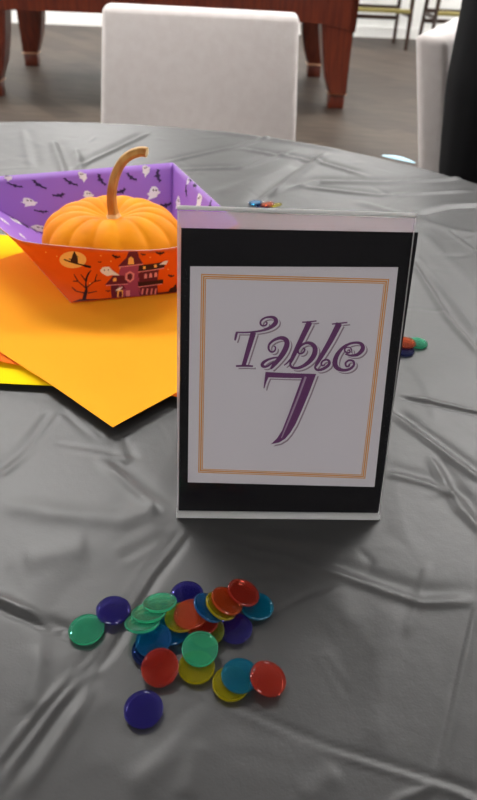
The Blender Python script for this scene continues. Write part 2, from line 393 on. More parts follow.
tag(o, 'creased black plastic tablecloth spread over the round table', 'tablecloth')

# ------------------------------------------------------------------ napkins
def napkin(name, corner, du, dv, L, base, lift, m, label):
    n = 72; bm = bmesh.new(); g = []
    cu = Vector(du).normalized(); cv = Vector(dv).normalized()
    for j in range(n+1):
        row = []
        for i in range(n+1):
            p = Vector(corner) + cu*(L*i/n) + cv*(L*j/n)
            row.append(bm.verts.new((p.x, p.y, T+base+lift(i/n, j/n))))
        g.append(row)
    for j in range(n):
        for i in range(n): bm.faces.new((g[j][i], g[j][i+1], g[j+1][i+1], g[j+1][i]))
    bmesh.ops.recalc_face_normals(bm, faces=bm.faces[:])
    bmesh.ops.solidify(bm, geom=bm.faces[:], thickness=.0003)
    o = link(name, bm, M[m]); tag(o, label, 'napkin', 'fanned napkins under the tray'); return autosmooth(o, 60)
def ss(x, a, b):
    t = min(1, max(0, (x-a)/(b-a))); return t*t*(3-2*t)
napkin('paper_napkin', (-.405, .418), (1, .005), (-.005, 1), .303, .0012, lambda u, v: .0028*(1-ss(v, 0, .12))*ss(u, .2, .6) + .0003*math.sin(9*u+3*v), 'nap_yellow',
       'bright yellow napkin at the bottom of the fan, showing at the left')
napkin('paper_napkin', (-.255, .461), (.97, -.235), (.235, .97), .31, .0036, lambda u, v: .0022*(1-ss(v, 0, .10)), 'nap_red',
       'red-orange napkin, only slivers showing between the yellow and golden napkins')
napkin('paper_napkin', (-.0915, .3662), (-.770, .638), (.655, .756), .315, .0066,
       lambda u, v: .0014*max(0, 1-(u+v)/.55) + .0012*(1-ss(v, 0, .08))*math.sin(u*7)**2 - .0004*ss(u+v, .3, .7), 'nap_main',
       'golden orange napkin on top of the fan with the tray standing on it')
# pale blue scrap at far edge
c0 = at(397, 160.5, .001); bm = bmesh.new(); g = []
tang = Vector((-(c0.y-TC.y), c0.x-TC.x, 0)).normalized()*-1; rad_ = Vector((c0.x-TC.x, c0.y-TC.y, 0)).normalized()
for j in range(7):
    g.append([bm.verts.new(c0 + tang*(.031*(i/6-1)) + rad_*(.005+.006*(j/3-1)*(1-.7*abs(i/6-1)**2)) + Vector((0, 0, .0015+.003*(1-(i/6-1)**2)*(j/6)))) for i in range(13)])
for j in range(6):
    for i in range(12): bm.faces.new((g[j][i], g[j][i+1], g[j+1][i+1], g[j+1][i]))
bmesh.ops.recalc_face_normals(bm, faces=bm.faces[:]); bmesh.ops.solidify(bm, geom=bm.faces[:], thickness=.0006)
tag(link('paper_scrap', bm, M['nap_blue']), 'small pale blue curved scrap at the far edge of the table', 'paper')

# ------------------------------------------------------------------ tray
NZ = .0079                      # top of the napkin
rim = {'FL': (-.223, .573, .064), 'FR': (-.008, .622, .069), 'BR': (-.0955, .806, .071), 'BL': (-.335, .697, .071)}
bas = {'FL': (-.1672, .5520, NZ), 'FR': (-.0385, .5952, NZ), 'BR': (-.091, .741, NZ), 'BL': (-.220, .697, NZ)}
tray = empty('paper_tray', (-.135, .655, T+NZ)); tag(tray, 'printed paper boat tray, orange outside and purple inside, holding the pumpkin', 'tray')
def W(p): return Vector((p[0], p[1], T+p[2]))
front_rim = spline([rim['FL'], (-.203, .559, .0655), (-.157, .5485, .0675), (-.11, .549, .0665), (-.063, .567, .0655), rim['FR']], 10)
def straight(a, b, n=16): return [Vector(a).lerp(Vector(b), i/n) for i in range(n+1)]
class Panel:
    def __init__(s, rimpts, b0, b1, bulge=0):
        s.r = rimpts; s.b0 = Vector(b0); s.b1 = Vector(b1); s.bulge = bulge
        n = (s.b1-s.b0).cross(Vector((0, 0, 1))).normalized(); s.n = n        # outward
    def P(s, u, t):
        x = min(max(u, 0), 1)*(len(s.r)-1); i = min(int(x), len(s.r)-2); r = s.r[i].lerp(s.r[i+1], x-i)
        p = (s.b0.lerp(s.b1, u)).lerp(r, t) + s.n*s.bulge*math.sin(PI*t)*math.sin(PI*u)
        return Vector((p.x, p.y, T+p.z))
    def N(s, u, t):
        e = .01; du = s.P(min(u+e, 1), t)-s.P(max(u-e, 0), t); dt = s.P(u, min(t+e, 1))-s.P(u, max(t-e, 0))
        n = du.cross(dt).normalized()
        return n if n.dot(s.n) > 0 else -n
    def inv(s, px, py):
        u, t = .5, .5
        for _ in range(14):
            x, y = proj(s.P(u, t)); e = 1e-3
            xu, yu = proj(s.P(u+e, t)) if u < .99 else proj(s.P(u, t)); xt, yt = proj(s.P(u, t+e))
            a, c = (xu-x)/e, (yu-y)/e; b, d = (xt-x)/e, (yt-y)/e; det = a*d-b*c
            if abs(det) < 1e-9: break
            rx, ry = px-x, py-y
            u = min(.985, max(.01, u+(rx*d-b*ry)/det)); t = min(.985, max(.01, t+(a*ry-c*rx)/det))
        return u, t
def panel_mesh(pn, arts, out_mi, in_mi):
    """sheet of paper with its print; arts = list of (side, [(u,t)...] polygon, material slot, layer)"""
    bm = bmesh.new(); nu, nt = 48, 10; th = .00035
    for side, mi in ((1, out_mi), (-1, in_mi)):
        g = []
        for j in range(nt+1):
            g.append([bm.verts.new(pn.P(i/nu, j/nt)+pn.N(i/nu, j/nt)*(side*th/2)) for i in range(nu+1)])
        for j in range(nt):
            for i in range(nu):
                q = (g[j][i], g[j][i+1], g[j+1][i+1], g[j+1][i])
                f = bm.faces.new(q if side > 0 else q[::-1]); f.material_index = mi
        if side > 0: ga = g
        else: gb = g
    for i in range(nu): bm.faces.new((ga[nt][i], ga[nt][i+1], gb[nt][i+1], gb[nt][i])).material_index = 2
    for j in range(nt):
        bm.faces.new((ga[j][0], ga[j+1][0], gb[j+1][0], gb[j][0])).material_index = 2
        bm.faces.new((ga[j][nu], gb[j][nu], gb[j+1][nu], ga[j+1][nu])).material_index = 2
    for (side, poly, mi, layer) in arts:
        off = side*(th/2+.00012+.00010*layer)
        # triangulate in (u,t), then subdivide so the print follows the curved sheet
        tb = bmesh.new(); vs = [tb.verts.new((u*4, t, 0)) for u, t in poly]
        try: f = tb.faces.new(vs)
        except ValueError: tb.free(); continue
        bmesh.ops.triangulate(tb, faces=[f])
        longe = [e for e in tb.edges if e.calc_length() > .18]
        if longe: bmesh.ops.subdivide_edges(tb, edges=longe, cuts=3, use_grid_fill=True)
        mp = {}
        for v in tb.verts: mp[v] = bm.verts.new(pn.P(v.co.x/4, v.co.y)+pn.N(v.co.x/4, v.co.y)*off)
        for f in tb.faces:
            try: nf = bm.faces.new([mp[v] for v in f.verts]); nf.material_index = mi
            except ValueError: pass
        tb.free()
    return bm
front = Panel(front_rim, bas['FL'], bas['FR'], .002)
back = Panel(straight(rim['BL'], rim['BR']), bas['BL'], bas['BR'])
back.n = -back.n if back.n.y < 0 else back.n
right = Panel(straight(rim['FR'], rim['BR']), bas['FR'], bas['BR'])
if right.n.x < 0: right.n = -right.n
left = Panel(straight(rim['FL'], rim['BL']), bas['FL'], bas['BL'])
if left.n.x > 0: left.n = -left.n
if front.n.y > 0: front.n = -front.n
SL = [M['orange_out'], M['purple'], M['paper_edge'], M['bat'], M['ghost'], M['ink'], M['moon'], M['maroon'], M['mauve'], M['roofline']]
OUT, INN, EDG, BAT, GHO, INK, MOO, MAR, MAU, ROO = range(10)
# shapes in their own small frames
BATP = [(-1, .1), (-.75, .55), (-.45, .3), (-.18, .28), (-.1, .5), (0, .36), (.1, .5), (.18, .28), (.45, .3), (.75, .55), (1, .1), (.7, .12), (.5, -.12), (.25, -.05), (0, -.45), (-.25, -.05), (-.5, -.12), (-.7, .12)]
GHOP = [(-1.0, -.75), (-.55, -.2), (-.75, .2), (-.45, .25), (-.25, .6), (.1, .95), (.5, .9), (.75, .55), (.72, .2), (1.0, .12), (.8, -.12), (.6, -.15), (.35, -.5), (-.1, -.55), (-.5, -.6)]
def shape(base, cu, ct, su, st, rot, flip=1):
    c, s = math.cos(rot), math.sin(rot); out = []
    for (x, y) in base:
        x *= flip; out.append((min(.995, max(.004, cu+(x*c-y*s)*su)), min(.99, max(.01, ct+(x*s+y*c)*st))))
    return out
def disc(cu, ct, su, st, n=12): return [(cu+math.cos(2*PI*k/n)*su, ct+math.sin(2*PI*k/n)*st) for k in range(n)]
def arts_px(pn, side, items):
    L = []
    for kind, px, py, size, rot, flip in items:
        u, t = pn.inv(px, py)
        # size in metres on the sheet
        wu = (pn.P(1, t)-pn.P(0, t)).length; wt = (pn.P(u, 1)-pn.P(u, 0)).length
        # sheet direction seen on the photo: flip u when it runs right to left
        sgn = 1 if proj(pn.P(.9, t))[0] > proj(pn.P(.1, t))[0] else -1
        if kind == 'bat': L.append((side, shape(BATP, u, t, size/wu, size/wt, rot*sgn, sgn), BAT if side < 0 else INK, 1))
        elif kind == 'ghost':
            L.append((side, shape(GHOP, u, t, size/wu, size/wt, rot*sgn, sgn*flip), GHO, 1))
            for (ex, ey) in ((.15, .45), (.48, .38)):
                c, s = math.cos(rot*sgn), math.sin(rot*sgn); x = ex*sgn*flip
                L.append((side, disc(u+(x*c-ey*s)*size/wu, t+(x*s+ey*c)*size/wt, size*.11/wu, size*.15/wt, 8), INK, 2))
    return L
A = arts_px(back, -1, [
 ('bat', 38, 185, .0085, -1.3, 1), ('bat', 70, 183, .008, -.9, 1), ('ghost', 83, 177, .007, .5, 1), ('bat', 60, 196, .0078, .1, 1), ('bat', 100, 180, .0085, -1.5, 1), ('ghost', 29, 203, .0095, -.1, 1),
 ('ghost', 88, 196, .0075, .0, 1), ('bat', 122, 192, .007, .3, 1), ('bat', 131, 178, .0075, -.8, 1), ('bat', 157, 176, .009, -1.5, 1), ('ghost', 146, 171, .0075, .6, 1), ('ghost', 153, 194, .0098, .1, 1),
 ('bat', 166, 206, .008, .1, 1), ('bat', 42, 212, .007, -.3, 1), ('ghost', 37, 229, .011, -.6, 1), ('bat', 15, 186, .0075, -.7, 1), ('ghost', 8, 178, .006, .2, 1), ('bat', 122, 205, .007, .4, 1), ('bat', 58, 222, .007, .4, 1)])
bm = panel_mesh(back, A, OUT, INN)
def reparent(o, p):
    o.parent = p; o.matrix_parent_inverse = Matrix.Translation(-p.location); return o
o = link('side_panel', bm, SL); reparent(o, tray); o['label'] = 'purple back panel printed with white ghosts and bats'
A = arts_px(right, -1, [('bat', 196, 183, .008, .9, 1), ('ghost', 178, 204, .0105, .2, 1), ('bat', 186, 191, .0075, -1.1, 1), ('ghost', 199, 203, .0105, .9, 1), ('bat', 210, 206, .007, -1.2, 1), ('bat', 191, 176, .006, .2, 1), ('ghost', 188, 182, .005, .2, 1)])
o = link('side_panel', panel_mesh(right, A, OUT, INN), SL); reparent(o, tray); o['label'] = 'purple right end panel printed with ghosts and bats'
A = arts_px(left, -1, [('ghost', 14, 219, .0105, -.9, 1), ('bat', 10, 192, .007, -.6, 1), ('bat', 22, 222, .008, -.9, 1), ('ghost', 4, 221, .008, -.8, 1), ('bat', 3, 203, .007, -.7, 1), ('ghost', 22, 236, .006, -.8, 1), ('bat', 28, 214, .006, -.8, 1)])
o = link('side_panel', panel_mesh(left, A, OUT, INN), SL); reparent(o, tray); o['label'] = 'purple left end panel printed with ghosts and bats'
# front panel print
FA = []
def fp(pts, mi, layer=1): FA.append((1, [front.inv(*p) for p in pts], mi, layer))
def strokepx(pts, w, mi, layer=1, w2=None):
    for (a, b) in zip(pts[:-1], pts[1:]):
        a2, b2 = Vector(a), Vector(b); t = (b2-a2).normalized(); n = Vector((-t.y, t.x)); k = w/2; k2 = (w2 or w)/2
        fp([a2+n*k, b2+n*k2, b2-n*k2, a2-n*k], mi, layer)
fp([(73+13.5*math.cos(a), 259.5+8.5*math.sin(a)) for a in np.linspace(0, 2*PI, 20, endpoint=False)], MOO)
# witch on a broom over the moon
strokepx([(64, 259), (72, 262), (88, 266)], 1.3, INK, 2); fp([(84, 264), (91, 265.5), (91, 268), (84, 266.5)], INK, 2)
fp([(70, 262), (72, 257), (75, 255), (78, 258), (78, 263)], INK, 2); fp([(72, 256.5), (74.5, 250.5), (77, 255.5), (79, 257)], INK, 2); strokepx([(69, 258.5), (74, 259.5)], 1, INK, 2)
# bare tree
strokepx([(84, 301), (86.5, 290)], 5, INK, 1, 3.2); strokepx([(86.5, 290), (86, 281), (89, 272)], 2.4, INK, 1, 1.2)
for pl in ([(86, 288), (78, 281), (74, 274)], [(78, 281), (73, 281)], [(86.5, 288), (95, 281), (97, 274)], [(95, 281), (101, 280)], [(86, 281), (81, 274)], [(88, 275), (91, 270)], [(85, 293), (76, 291), (72, 287)], [(88, 293), (97, 291)]): strokepx(pl, 1.2, INK, 1, .8)
fp([(73, 303), (80, 299), (92, 299), (108, 298.5), (150, 295), (176, 290.5), (177, 292), (73, 303.6)], INK, 1)
# house
fp([(112, 298), (111, 285), (126, 283), (126, 297)], MAR, 2); fp([(105, 284.5), (110, 279), (113, 275), (124, 275), (128, 283)], MAR, 3)
fp([(122, 296.5), (121, 265), (141, 263), (142, 296)], MAU, 2); fp([(118, 266), (126, 258), (128, 250), (137, 250), (139, 257), (143, 263)], MAR, 3)
fp([(128, 264), (128.5, 258), (131, 256), (133.5, 258), (134, 263.5)], MOO, 4)
fp([(140, 296), (140, 266), (160, 263), (158, 294)], MAR, 2); fp([(139, 286), (138, 282), (163, 279), (163, 283)], INK, 3); fp([(138, 271), (139, 265), (166, 261), (164, 267)], INK, 3)
strokepx([(138, 271.5), (164, 267.5)], .9, ROO, 4); strokepx([(119, 266.5), (143, 263.5)], .9, ROO, 4); strokepx([(138, 286.5), (162, 283.3)], .9, ROO, 4); strokepx([(106, 285), (128, 283.5)], .8, ROO, 4)
fp([(125, 279), (125.5, 273), (130, 270.5), (134.5, 273), (134, 279), (130, 282)], ROO, 4); fp([(127.3, 278), (127.5, 274), (130, 272.5), (132.5, 274), (132, 278), (130, 280)], MAR, 5)
for (x, y) in ((144, 278), (149, 277.3), (154, 276.6)): fp([(x, y), (x+.3, y-4), (x+1.7, y-5), (x+3, y-4), (x+3, y-.4)], ROO, 4)
for x in (142, 146.5, 151, 155): strokepx([(x, 294), (x+1, 288)], 1.6, ROO, 4)
for (x, y) in ((143, 268.6), (154, 267)): fp([(x, y), (x, y-2.8), (x+2.6, y-3), (x+2.6, y-.2)], MOO, 4)
fp([(117, 296.8), (117.5, 290), (123, 289.5), (123, 296.4)], MOO, 4); fp([(118.5, 296.4), (119, 291), (122, 291), (122, 296.2)], MAR, 5); fp([(126, 296), (126, 290), (130, 289.8), (130, 295.6)], ROO, 4)
fp([(113, 281), (113.4, 277.5), (116.5, 277.2), (116.5, 280.6)], MOO, 4)
# ghost, bats, specks
fp([(100, 270), (103, 266.5), (109, 266), (113, 270), (120, 275), (112, 274.5), (107, 275.5), (102, 272.5)], GHO, 5)
for (x, y) in ((104.5, 269.5), (108.5, 269.3)): fp([(x-.8, y), (x, y-.8), (x+.8, y), (x, y+.8)], INK, 6)
fp([(159, 264), (164, 260.5), (168, 260), (166, 264)], GHO, 5); fp([(115, 290), (119, 287), (123, 286), (120, 290)], GHO, 5)
def bat2(x, y, s, r=0):
    c, q = math.cos(r), math.sin(r); fp([(x+(a*c+b*q)*s, y-(b*c-a*q)*s) for a, b in [(p[0], p[1]) for p in BATP]], INK, 2)
bat2(116, 257, 4.5, .2); bat2(160, 253.5, 4.6, 0); bat2(143, 254.5, 2.8, .2); bat2(171, 276, 3.4, .1); bat2(108, 291, 2.5, 0); bat2(100, 262, 2, 0)
fp([(168, 292), (170, 288), (173, 287), (176, 283), (177, 290.5)], INK, 2)
for (x, y) in ((57, 256), (101, 255.5), (90, 283), (120, 268), (150, 257), (46, 252), (168, 269), (111, 261)): fp([(x-.7, y), (x, y-.8), (x+.7, y), (x, y+.8)], MOO, 1)
o = link('side_panel', panel_mesh(front, FA, OUT, INN), SL); reparent(o, tray); o['label'] = 'orange front panel printed with a haunted house, tree and moon'
bm = bmesh.new(); vs = [bm.verts.new(W(bas[k])+Vector((0, 0, z))) for z in (0, .0003) for k in ('FL', 'FR', 'BR', 'BL')]
bm.faces.new(vs[4:]).material_index = 1; bm.faces.new(vs[:4][::-1])
for k in range(4): bm.faces.new((vs[k], vs[(k+1) % 4], vs[4+(k+1) % 4], vs[4+k]))
o = link('bottom_panel', bm, SL[:2], None, False); reparent(o, tray)

# ------------------------------------------------------------------ pumpkin
PC = Vector((-.1395, .637, T+NZ+.0006)); PR = .0728; PH = .0365
pk = empty('pumpkin', PC); tag(pk, 'small orange ribbed pumpkin with a long curved stem, sitting in the paper tray', 'pumpkin')
bm = bmesh.new(); nu, nv = 168, 48; rows = []
lob = 15; jit = [random.uniform(-.12, .12) for _ in range(lob)]
for j in range(nv+1):
    v = -PI/2+PI*j/nv; row = []
    for i in range(nu):
        a = 2*PI*i/nu
        k = a/(2*PI)*lob; kk = int(k) % lob; fr_ = k-int(k)
        rib = abs(math.sin(PI*fr_))**.55
        cv, sv = math.cos(v), math.sin(v)
        amp = .05*(cv**.35 if cv > 0 else 0)
        r = PR*(cv**.80 if cv > 0 else 0)*(1-amp*(1-rib)+.012*jit[kk])
        z = PH*(1+math.copysign(abs(sv)**.92, sv))
        dim = math.exp(-(r/(PR*.36))**2)
        z += (-.014*dim if sv > 0 else .012*dim) - (0 if sv < 0 else .0016*(1-rib)*min(1, r/PR*2))
        row.append(bm.verts.new((r*math.cos(a), r*math.sin(a), z)))
    rows.append(row)
for j in range(nv):
    for i in range(nu):
        i2 = (i+1) % nu
        if j == 0 and i > 0: pass
        bm.faces.new((rows[j][i], rows[j][i2], rows[j+1][i2], rows[j+1][i]))
bmesh.ops.remove_doubles(bm, verts=bm.verts[:], dist=1e-5); bmesh.ops.recalc_face_normals(bm, faces=bm.faces[:])
zm = min(v.co.z for v in bm.verts)
for v in bm.verts: v.co.z -= zm
link('pumpkin_body', bm, M['pumpkin'], pk)
sp = [at_y(114, 221, .637), at_y(113, 213, .637), at_y(111.5, 202, .636), at_y(112, 188, .635), at_y(116, 173, .634), at_y(123, 161, .633), at_y(132, 154, .632), at_y(141, 151.5, .631), at_y(147, 152.5, .630)]
sp = spline([p-PC for p in sp], 6)
n = len(sp); rd = []
for i in range(n):
    t = i/(n-1); rd.append(.0050+.0060*math.exp(-(t/.075)**2)+.0004*math.cos(t*5)-.0006*t)
bm = bmesh.new()
rings = tube(bm, sp, rd, 30, squash=lambda a, i: 1+.11*math.cos(5*a+i*.05)+(.22*abs(math.cos(2.5*a))*math.exp(-(i/(n-1)/.06)**2)))
for f in bm.faces:
    if len(f.verts) > 4: f.material_index = 1
    elif all(any(v in r for r in rings[:7]) for v in f.verts): f.material_index = 2
autosmooth(link('stem', bm, [M['stem'], M['stem_cut'], M['stem_foot']], pk), 70)

# ------------------------------------------------------------------ table number sign
SB = Vector((-.0359, .2899, T+.0012)); YAW = .0551; LEAN = .292; SW, SH = .1323, .1912
ux = Vector((math.cos(YAW), math.sin(YAW), 0)); nb = Vector((-math.sin(YAW), math.cos(YAW), 0))
uz = nb*math.sin(LEAN)+Vector((0, 0, math.cos(LEAN))); nf = ux.cross(uz).normalized()
def sg(u, v, w=0): return SB+ux*u+uz*v+nf*w
def suv(px, py, w=0):
    d = ray(px, py); o0 = SB+nf*w; t = (o0-EYE).dot(nf)/d.dot(nf); q = EYE+d*t-o0
    return q.dot(ux), q.dot(uz)
sign = empty('table_sign', SB); tag(sign, 'clear slanted acrylic sign holder with black sheet and white card reading Table 7', 'sign')
def sheet(bm, u0, u1, v0, v1, w0, w1, mi=0):
    vs = [bm.verts.new(sg(u, v, w)) for w in (w0, w1) for (u, v) in ((u0, v0), (u1, v0), (u1, v1), (u0, v1))]
    bm.faces.new(vs[:4][::-1]).material_index = mi; bm.faces.new(vs[4:]).material_index = mi
    for k in range(4): bm.faces.new((vs[k], vs[(k+1) % 4], vs[4+(k+1) % 4], vs[4+k])).material_index = 1
bm = bmesh.new()
sheet(bm, 0, SW, 0, SH, .0000, .0016); sheet(bm, 0, SW, .0, SH-.0025, -.0034, -.0018, 2)
tube(bm, [sg(0, SH-.0006, .0010), sg(SW, SH-.0006, .0010)], [.0012, .0012], 12, mi=1); sheet(bm, 0, .0007, .002, SH-.002, .0016, .0019, 3); sheet(bm, SW-.0006, SW, .002, SH-.002, .0016, .0019, 3)  # white bead and side strips added for the bright edge lines
# thick bent lip along the bottom and the foot that runs back
def prism(bm, prof, u0, u1, mi):
    a = [bm.verts.new(SB+ux*u0+nb*y+Vector((0, 0, z))) for y, z in prof]; b = [bm.verts.new(SB+ux*u1+nb*y+Vector((0, 0, z))) for y, z in prof]
    k = len(prof); bm.faces.new(a[::-1]).material_index = mi; bm.faces.new(b).material_index = mi
    for i in range(k): bm.faces.new((a[i], a[(i+1) % k], b[(i+1) % k], b[i])).material_index = mi
prism(bm, [(-.0030, -.0008), (.0045, -.0008), (.005, .0006), (.001, .0014), (-.0004, .0014), (-.0028, .0001)], -.0004, SW+.0004, 1)
prism(bm, [(.0045, -.0008), (.072, -.0008), (.072, .0010), (.005, .0010)], 0, SW, 0)
bmesh.ops.recalc_face_normals(bm, faces=bm.faces[:])
o = link('acrylic_holder', bm, [M['acrylic'], M['acrylic_edge'], M['acrylic_back'], M['acrylic_side']], None, False); reparent(o, sign); o['label'] = 'clear acrylic holder with edge glow painted white'
# black backing sheet, slipped a little to the right at the top
def quad_sheet(pxs, w0, w1, m, name, parent, inset=None):
    q = [suv(*p, w1) for p in pxs]; bm = bmesh.new()
    vs = [bm.verts.new(sg(u, v, w)) for w in (w0, w1) for (u, v) in q]
    bm.faces.new(vs[:4]); bm.faces.new(vs[4:])
    for k in range(4): bm.faces.new((vs[k], vs[(k+1) % 4], vs[4+(k+1) % 4], vs[4+k]))
    bmesh.ops.recalc_face_normals(bm, faces=bm.faces[:]); return link(name, bm, m, parent, False), q
o, q = quad_sheet([(178.5, 511), (378, 513.5), (418.4, 232.5), (181.2, 228)], -.0013, -.0009, M['black_card'], 'black_backing', None); reparent(o, sign); o['label'] = 'black backing sheet'
card, cq = quad_sheet([(187.8, 482.3), (374.4, 487), (398.2, 267.2), (190.2, 266.4)], -.0008, -.00055, M['white_card'], 'card', None); reparent(card, sign); card['label'] = 'white card with orange border and violet lettering'
WC = -.0005
def sub(o):
    o.parent = card; return o
# border: three thin orange lines
outer = [suv(*p, WC) for p in [(198.2, 472.6), (365.2, 478.6), (389.2, 279.0), (201.2, 273.8)]]
bm = bmesh.new()
cen = Vector((sum(p[0] for p in outer)/4, sum(p[1] for p in outer)/4))
def inset_quad(q, d):
    out = []
    for i in range(4):
        p = Vector(q[i]); a = (Vector(q[(i+1) % 4])-p).normalized(); b = (Vector(q[i-1])-p).normalized(); out.append(p+(a+b)*d)
    return out
for (d0, d1) in ((0, .00062), (.00105, .0019), (.0023, .0028)):
    A_, B_ = inset_quad(outer, d0), inset_quad(outer, d1)
    va = [bm.verts.new(sg(p.x, p.y, WC+.00003)) for p in A_]; vb = [bm.verts.new(sg(p.x, p.y, WC+.00003)) for p in B_]
    for k in range(4): bm.faces.new((va[k], va[(k+1) % 4], vb[(k+1) % 4], vb[k]))
sub(link('border', bm, M['gold'], None, False))['label'] = 'triple orange border line'
# lettering strokes: zoom tiles A (230,310 /6.814), B (290,310 /5.9625), C (255,365 /6.814)
def ZA(x, y): return (230+x/6.814, 310+y/6.814)
def ZB(x, y): return (290+x/5.9625, 310+y/5.9625)
def ZC(x, y): return (255+x/6.814, 365+y/6.814)
STR = []   # (points px, widths px)
def S(Z, sc, pts, ws): STR.append(([Z(*p) for p in pts], [w/sc for w in ws]))
# T
S(ZA, 6.8, [(34, 208), (40, 180), (47, 150)], [10, 17, 15])
S(ZA, 6.8, [(44, 152), (95, 153), (150, 150), (215, 141), (270, 122), (305, 95), (314, 72), (300, 53), (270, 48), (237, 54), (212, 73), (208, 95), (224, 108), (245, 102), (252, 88), (243, 80)], [11, 11, 12, 15, 22, 30, 28, 22, 16, 13, 13, 13, 12, 11, 10, 8])
S(ZA, 6.8, [(160, 152), (128, 260), (92, 381)], [38, 33, 27]); S(ZA, 6.8, [(40, 382), (98, 380), (157, 383)], [12, 14, 12])
# a
S(ZA, 6.8, [(300, 246), (310, 256), (304, 278), (282, 286), (264, 266), (268, 234), (300, 205), (345, 190), (380, 202), (388, 235), (365, 290), (325, 345), (290, 385), (278, 402)], [8, 10, 11, 12, 14, 15, 18, 24, 32, 36, 36, 30, 22, 12])
S(ZA, 6.8, [(335, 322), (290, 328), (245, 345), (220, 368), (226, 384), (255, 383), (300, 352)], [10, 13, 18, 22, 20, 14, 10])
# b
S(ZB, 6, [(72, 73), (112, 71), (158, 65)], [8, 9, 8]); S(ZB, 6, [(118, 72), (70, 170), (15, 285), (2, 315)], [34, 31, 24, 14])
S(ZA, 6.8, [(368, 377), (390, 360), (412, 335)], [7, 11, 10])
S(ZB, 6, [(5, 305), (2, 328), (20, 345), (60, 342), (105, 316), (140, 275), (150, 232), (132, 204), (100, 196), (66, 212), (47, 240), (56, 260), (78, 254), (88, 235), (76, 226)], [12, 13, 15, 18, 24, 30, 30, 24, 16, 13, 12, 11, 11, 10, 8])
# l
S(ZB, 6, [(250, 84), (290, 80), (342, 74)], [8, 9, 8]); S(ZB, 6, [(294, 80), (240, 185), (175, 295), (152, 335)], [36, 32, 24, 14])
S(ZB, 6, [(155, 325), (150, 345), (165, 358), (195, 352), (225, 333), (236, 312), (222, 297), (198, 302), (186, 320), (195, 332), (208, 324)], [13, 13, 14, 17, 18, 15, 12, 11, 11, 10, 8])
# e
S(ZB, 6, [(352, 238), (358, 250), (345, 256), (328, 246), (328, 230), (345, 222), (366, 232), (368, 255)], [8, 9, 10, 10, 9, 8, 7, 6])
S(ZB, 6, [(330, 262), (365, 272), (405, 264), (432, 235), (430, 208), (405, 195), (360, 200), (315, 225), (280, 270), (268, 315), (282, 346), (318, 359), (355, 352), (380, 330), (378, 306), (352, 300), (332, 316), (336, 336), (352, 334), (356, 322)], [9, 13, 20, 26, 22, 16, 14, 18, 26, 30, 26, 18, 16, 14, 13, 12, 12, 11, 10, 8])
SEVEN = [ZC(*p) for p in [(72, 47), (200, 54), (417, 61), (372, 180), (318, 310), (275, 405), (238, 465), (205, 503), (165, 528), (108, 540), (150, 500), (185, 445), (230, 330), (318, 90), (200, 88), (92, 84), (80, 110), (64, 160), (58, 158), (65, 100)]]
SEVHI = ([ZC(*p) for p in [(346, 80), (290, 230), (225, 390), (180, 498)]], [14/6.8, 13/6.8, 12/6.8, 7/6.8])
bm = bmesh.new()
def ribbon(pts, ws, off, w, mi):
    P = spline([(x, y, ww) for (x, y), ww in zip(pts, ws)], 7)
    Lp = []; Rp = []
    for i, p in enumerate(P):
        t = Vector((P[min(i+1, len(P)-1)].x-P[max(i-1, 0)].x, P[min(i+1, len(P)-1)].y-P[max(i-1, 0)].y)).normalized(); nn = Vector((-t.y, t.x))*max(.5, p.z)/2
        Lp.append((p.x+nn.x+off[0], p.y+nn.y+off[1])); Rp.append((p.x-nn.x+off[0], p.y-nn.y+off[1]))
    vl = [bm.verts.new(sg(*suv(*q, w), w)) for q in Lp]; vr = [bm.verts.new(sg(*suv(*q, w), w)) for q in Rp]
    for i in range(len(P)-1): bm.faces.new((vl[i], vl[i+1], vr[i+1], vr[i])).material_index = mi
def polyface(pts, off, w, mi):
    f = bm.faces.new([bm.verts.new(sg(*suv(p[0]+off[0], p[1]+off[1], w), w)) for p in pts]); f.material_index = mi
    bmesh.ops.triangulate(bm, faces=[f])
for lay, (off, mi, grow) in enumerate((((2.7, 2.3), 1, 0), ((1.5, 1.2), 3, 0), ((0, 0), 0, 0))):
    w = WC+.00004*(lay+1)
    for pts, ws in STR: ribbon(pts, ws, off, w, mi)
    polyface(SEVEN, off, w, mi)
ribbon(SEVHI[0], SEVHI[1], (0, 0), WC+.00016, 2)
for pts, ws in ((STR[2][0], [w*.22 for w in STR[2][1]]), (STR[6][0][:3], [w*.2 for w in STR[6][1][:3]])): pass
sub(link('lettering', bm, [M['violet'], M['shade_ink'], M['hilite_ink'], M['white_card']], None, False))['label'] = 'curly violet lettering reading Table 7'

# ------------------------------------------------------------------ counting chips
CRAD, CTH = .0095, .0017
def chip_mesh(k):
    bm = bmesh.new(); h = CTH/2
    prof = [(0, -h+.0002), (.0080, -h+.0002), (.0084, -h), (.0091, -h), (.0095, -h+.0004), (.0095, h-.0004), (.0091, h), (.0084, h), (.0080, h-.0003), (0, h-.0003)]
    lathe(bm, prof, 40)
    for f in bm.faces:
        if f.calc_center_median().xy.length > .0089: f.material_index = 1
    o = link('chip_tmp', bm, [M['chip_'+k], LIT_RIM[k]]); me = autosmooth(o, 14).data; bpy.data.objects.remove(o); return me
CM = {k: chip_mesh(k) for k in CH}
g1 = np.linspace(-1, 1, 41); gx, gy = np.meshgrid(g1, g1); inn = gx**2+gy**2 <= 1; DX = gx[inn]*(CRAD+.0001); DY = gy[inn]*(CRAD+.0001)
placed = []       # (centre xy, z of centre plane, slope x, slope y)
def support(cx, cy):
    X, Y = cx+DX, cy+DY; top = np.full(X.shape, .0003)
    for (qx, qy, qz, sx, sy) in placed:
        m_ = (X-qx)**2+(Y-qy)**2 <= (CRAD+.0002)**2
        hgt = qz+sx*(X-qx)+sy*(Y-qy)+CTH*math.sqrt(1+sx*sx+sy*sy)+.00008
        top = np.where(m_, np.maximum(top, hgt), top)
    return top
